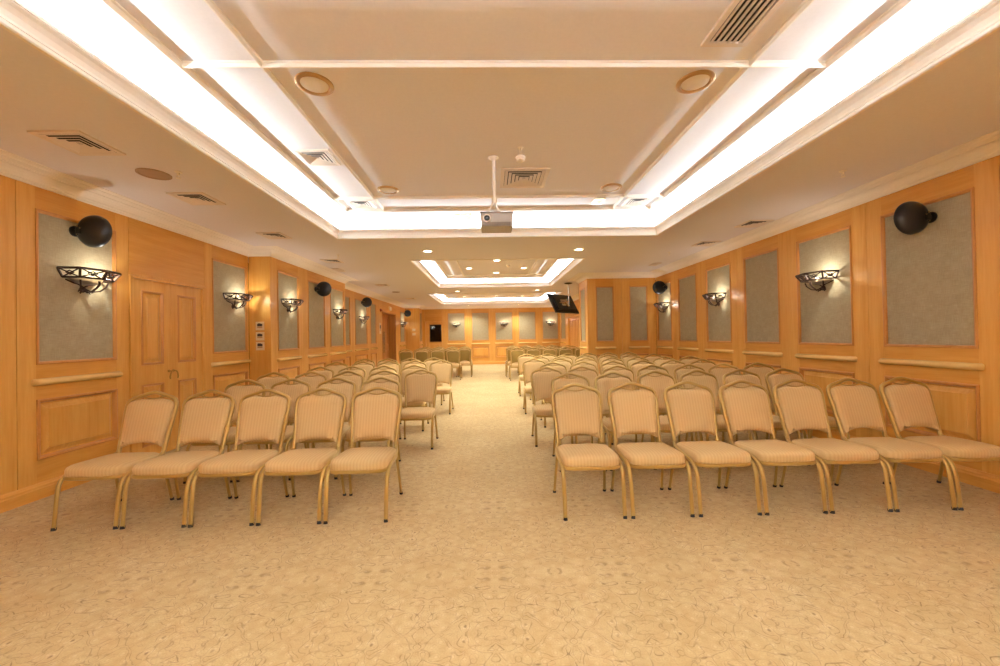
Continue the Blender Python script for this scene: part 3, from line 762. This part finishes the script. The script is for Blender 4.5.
# television hanging from the ceiling, its back to the camera
yaw, tilt, W, H_ = .7205, .5098, 1.153, .671
r = thing('television', 'black flat television hanging tilted from the ceiling beside the right pier', 'television', (2.288, 12.04, 2.436))
u = Vector((math.cos(yaw), math.sin(yaw), 0)); n0 = Vector((-math.sin(yaw), math.cos(yaw), 0))
up = math.cos(tilt)*Vector((0, 0, 1))+math.sin(tilt)*n0; nn = u.cross(up)*-1
if nn.dot(n0) < 0: nn = -nn
TV = lambda x, d, z: tuple(u*x+nn*d+up*z)                  # d grows towards the screen side
b = MB(); b.box((-W/2, -.005, -H_/2), (W/2, .035, H_/2), TV, bev=.008)
b.box((-W*.36, -.04, -H_*.36), (W*.36, -.002, H_*.28), TV, bev=.012); b.build('housing', 'black', r)
b = MB(); b.box((-W/2+.03, .034, -H_/2+.04), (W/2-.03, .037, H_/2-.03), TV); b.build('screen', 'dark_glass', r)
b = MB(); b.box((-.17, -.055, -.12), (.17, -.038, .12), TV, bev=.004)
pole_base = Vector(TV(.13, -.11, .0))
b.tube([TV(0, -.05, 0), TV(.06, -.10, .02), tuple(pole_base)], .02, 8); b.tube([TV(-.27, -.05, .0), TV(-.1, -.07, -.02), TV(0, -.06, 0)], .016, 8)
b.tube([TV(.06, -.06, -.15), TV(.02, -.07, -.10)], .02, 8)
b.build('arm_bracket', 'chrome', r)
b = MB(); px, py = pole_base.x, pole_base.y; zt = HC-2.436
b.tube([(px, py, zt), (px, py, pole_base.z-.05)], .019, 10); b.build('pole', 'chrome', r, smooth=True)
b = MB(); b.lathe([(0, 0), (.12, 0), (.12, -.012), (.03, -.03), (0, -.03)], 20, c=(px, py, zt)); b.build('ceiling_plate', 'bronze', r)

# ------------------------------------------------------------------ banquet chair (front feet towards local -y)
YO = -.27; BO = YO+.05
def back_pt(x, s, d=0):
    """x across, s up along the back from seat height, d forward of the back plane"""
    th = math.radians(16.5)
    return (x, .452+BO+s*math.sin(th)-d*math.cos(th), .475+s*math.cos(th)+d*math.sin(th)*-1*-1)
def sup(a, b, e, n=40, fx=None):
    out = []
    for k in range(n):
        t_ = 2*PI*k/n; c, s = math.cos(t_), math.sin(t_)
        out.append((math.copysign(abs(c)**(2/e), c)*a, math.copysign(abs(s)**(2/e), s)*b))
    return out
def make_chair(caps=True):
    r = thing('banquet_chair', '-', 'chair')
    # cushion
    b = MB(); b.smooth = True; rings = []
    for ins, z in ((.03, .392), (.006, .398), (0, .414), (0, .448), (.006, .464), (.022, .477), (.06, .487), (.12, .493), (.19, .495)):
        ring = []
        for x, y in sup(.240-ins, .232-ins, 5):
            wv = 1-.015*(y+.232)/.464                                 # slightly narrower at the back
            ring.append((x*wv, y+.205+BO, z-.012*(y+.232)/.464))
        rings.append(ring)
    b.loft(rings); b.build('seat', 'seat', r, smooth=True, angle=60)
    # gold apron under the cushion
    b = MB(); b.smooth = True
    pts = [(x*(1-.015*(y+.225)/.45), y+.205+BO, .388) for x, y in sup(.232, .225, 6, 36)]
    b.tube(pts, .012, 8, closed=True, flat=(1.3, .8), ref=(0, 0, 1)); b.build('seat_frame', 'gold', r, smooth=True)
    # legs: front leg bends back into the side rail
    for sx in (-1, 1):
        x = sx*.236
        b = MB(); b.smooth = True
        path = [(x, YO, .012), (x, YO+.010, .12), (x*1.005, YO+.026, .26), (x*1.015, YO+.040, .33), (x*1.02, YO+.060, .368), (x*1.022, YO+.092, .395), (x*1.022, YO+.14, .412),
                (x*1.015, YO+.27, .424), (x*.97, YO+.40, .436), (x*.89, YO+.475, .452), (x*.85, YO+.50, .466)]
        b.tube(path, .016, 10, ref=(1, 0, 0), flat=(1.05, .8)); lg = b.build('leg', 'gold', r, smooth=True)
        if caps: b = MB(); b.tube([(x, YO-.002, 0), (x, YO+.002, .022)], .0165, 10); b.build('foot_cap', 'rubber', lg)
        b = MB(); b.smooth = True; xr = sx*.232
        b.tube([(xr, YO+.545, .012), (xr*.975, YO+.515, .15), (xr*.94, YO+.485, .30), (xr*.92, YO+.468, .375), (xr*.90, YO+.44, .405)], .0135, 10); lg = b.build('leg', 'gold', r, smooth=True)
        if caps: b = MB(); b.tube([(xr, YO+.549, 0), (xr, YO+.543, .022)], .0155, 10); b.build('foot_cap', 'rubber', lg)
    # back hoop with its raised centre
    half = [(.196, -.085), (.200, 0), (.206, .10), (.216, .24), (.224, .35), (.225, .40), (.219, .432), (.203, .456), (.176, .472), (.13, .487), (.085, .503), (.045, .517), (.02, .523)]
    path = [back_pt(x, s) for x, s in half]+[back_pt(0, .524)]+[back_pt(-x, s) for x, s in reversed(half)]
    b = MB(); b.smooth = True; b.tube(path, .017, 10, flat=(1, 1)); b.build('back_frame', 'gold', r, smooth=True)
    # padded back
    def outline(g):
        h = [(.186-g, .022+g*1.2), (.190-g, .07), (.203-g, .24), (.210-g, .33), (.211-g, .39), (.204-g, .415-g*.4), (.188-g, .438-g*.7), (.145-g*.7, .455-g), (.09, .464-g), (.045, .460-g), (0, .455-g)]
        R_ = h; L_ = [(-x, s) for x, s in reversed(h[:-1])]
        bot = [(-.13+g*.5, .046+g*1.2), (-.065, .062+g*1.2), (0, .067+g*1.2), (.065, .062+g*1.2), (.13-g*.5, .046+g*1.2)]
        return R_+L_+bot
    b = MB(); b.smooth = True
    b.loft([[back_pt(x, s, d) for x, s in outline(g)] for g, d in ((.004, -.004), (0, .006), (.002, .020), (.012, .032), (.03, .040), (.055, .044), (.085, .046))])
    b.build('backrest', 'seat', r, smooth=True, angle=50)
    b = MB(); b.smooth = True
    b.loft([[back_pt(x, s, d) for x, s in outline(g)] for g, d in ((.014, -.003), (.016, -.014), (.028, -.019))]); tag(b.build('back_cover', 'backcloth', r, smooth=True), 'olive fabric on the rear of the backrest')
    # hand slot plate in the crown
    b = MB(); b.smooth = True; b.tube([back_pt(-.11, .492), back_pt(-.055, .472), back_pt(0, .464), back_pt(.055, .472), back_pt(.11, .492)], .006, 6); b.build('handle_rail', 'gold', r, smooth=True)
    return r

ORD = ['first', 'second', 'third', 'fourth', 'fifth', 'sixth', 'seventh']
ROWS = ['front row', 'second row', 'third row', 'fourth row', 'fifth row', 'sixth row', 'seventh row']
FRONT_L = [(3.12, -1.10, 5, .525), (4.10, -1.33, 4, .53), (5.10, -1.02, 5, .53), (6.1, -1.31, 4, .53), (7.4, -1.02, 5, .53), (8.4, -1.31, 4, .53)]
FRONT_R = [(3.06, .81, 7, .525), (4.15, .965, 6, .535), (5.10, .815, 7, .53), (6.15, 1.08, 6, .53), (7.22, .87, 7, .53), (8.3, 1.12, 6, .53), (9.4, .93, 6, .53)]
REAR_L = [(13.3, -1.27, 4), (14.25, -.95, 4), (15.2, -.99, 4), (16.2, -1.05, 4)]
REAR_R = [(12.8, .87, 5), (13.9, .79, 5), (14.9, .83, 5), (15.9, .9, 4)]
FX = dict(left=[-1.088, -1.612, -2.138, -2.662, -3.19], right=[.80, 1.335, 1.872, 2.40, 2.925, 3.447, 3.965])
CH = make_chair(); used = [False]
def put(x, y, rz, label, group, cat='chair'):
    o = CH if not used[0] else copy_tree(CH); used[0] = True
    o.location = (x, y, 0); o.rotation_euler = (0, 0, rz); tag(o, label, None, group); return o
for rows, sd, side in ((FRONT_L, -1, 'left'), (FRONT_R, 1, 'right')):
    for ri, (yf, x0, n, pt) in enumerate(rows):
        for k in range(n):
            rnd = random.Random(ri*31+k*7+sd)
            x = FX[side][k] if ri == 0 else x0+sd*pt*k; y = yf-YO+(rnd.uniform(-.015, .015) if ri else -.004*sd*k)
            put(x, y, math.radians(rnd.uniform(-1.0, 1.0) if ri else 0), f'tan gold-framed chair, {ROWS[ri]} {side} of the aisle, {ORD[k]} from the aisle',
                f'chairs facing the camera, {side} of the aisle')
RR = ['nearest', 'second', 'third', 'fourth']
for rows, sd, side in ((REAR_L, -1, 'left'), (REAR_R, 1, 'right')):
    for ri, (yr, x0, n) in enumerate(rows):
        for k in range(n):
            o = put(x0+sd*.53*k, yr-YO, PI, f'olive-backed chair turned away, {RR[ri]} far row {side} of the aisle, {ORD[k]} from the aisle', f'chairs turned away, {side} of the aisle'); o.scale = (1, 1, 1.09)

# ------------------------------------------------------------------ light
def cove(t, e):
    x0, x1 = t['x']; y0, y1 = t['y']; z = HC+.075; o = .25
    for (cx, cy, ln, rz) in (((x0+x1)/2, y0-o, x1-x0, 0), ((x0+x1)/2, y1+.38, x1-x0, PI), (x0-o, (y0+y1)/2, y1-y0, -PI/2), (x1+o, (y0+y1)/2, y1-y0, PI/2)):
        L = lamp('cove_strip_light', 'AREA', (cx, cy, HC+.045 if rz == PI else z), e*ln, (.84, .955, 1), shape='RECTANGLE', size=ln, size_y=.03)
        # emit upward and a little inward
        L.rotation_euler = (PI-math.radians(32), 0, rz) if False else (Matrix.Rotation(rz, 3, 'Z') @ Matrix.Rotation(PI-math.radians(0), 3, 'X')).to_euler()
for t, e in zip(TR, (27, 66, 66, 240)): cove(t, e)  # last value: the added rear tray, strongest as it fills the foreground
W_ = bpy.data.worlds.new('World'); S.world = W_; W_.use_nodes = True
W_.node_tree.nodes['Background'].inputs[0].default_value = (1, .85, .65, 1); W_.node_tree.nodes['Background'].inputs[1].default_value = 0.0

# ------------------------------------------------------------------ camera
cam = bpy.data.cameras.new('camera'); co = bpy.data.objects.new('camera', cam); COL.objects.link(co)
cam.sensor_width = 36; cam.lens = 390/1000*36; cam.clip_start = .05; cam.clip_end = 100
Rm = Matrix(((.9995401, .01749374, -.02477003), (-.02460682, -.00948388, -.99965222), (-.01772257, .99980199, -.00904905)))
co.matrix_world = Matrix.Translation((0, 0, 1.45)) @ Rm.to_4x4()
S.camera = co
S.view_settings.view_transform = 'Standard'; S.view_settings.look = 'None'; S.view_settings.gamma = 1; S.view_settings.use_curve_mapping = False
S.view_settings.exposure = 0.64
S.cycles.use_denoising = True
S.cycles.max_bounces = 14; S.cycles.diffuse_bounces = 8; S.cycles.sample_clamp_indirect = 6
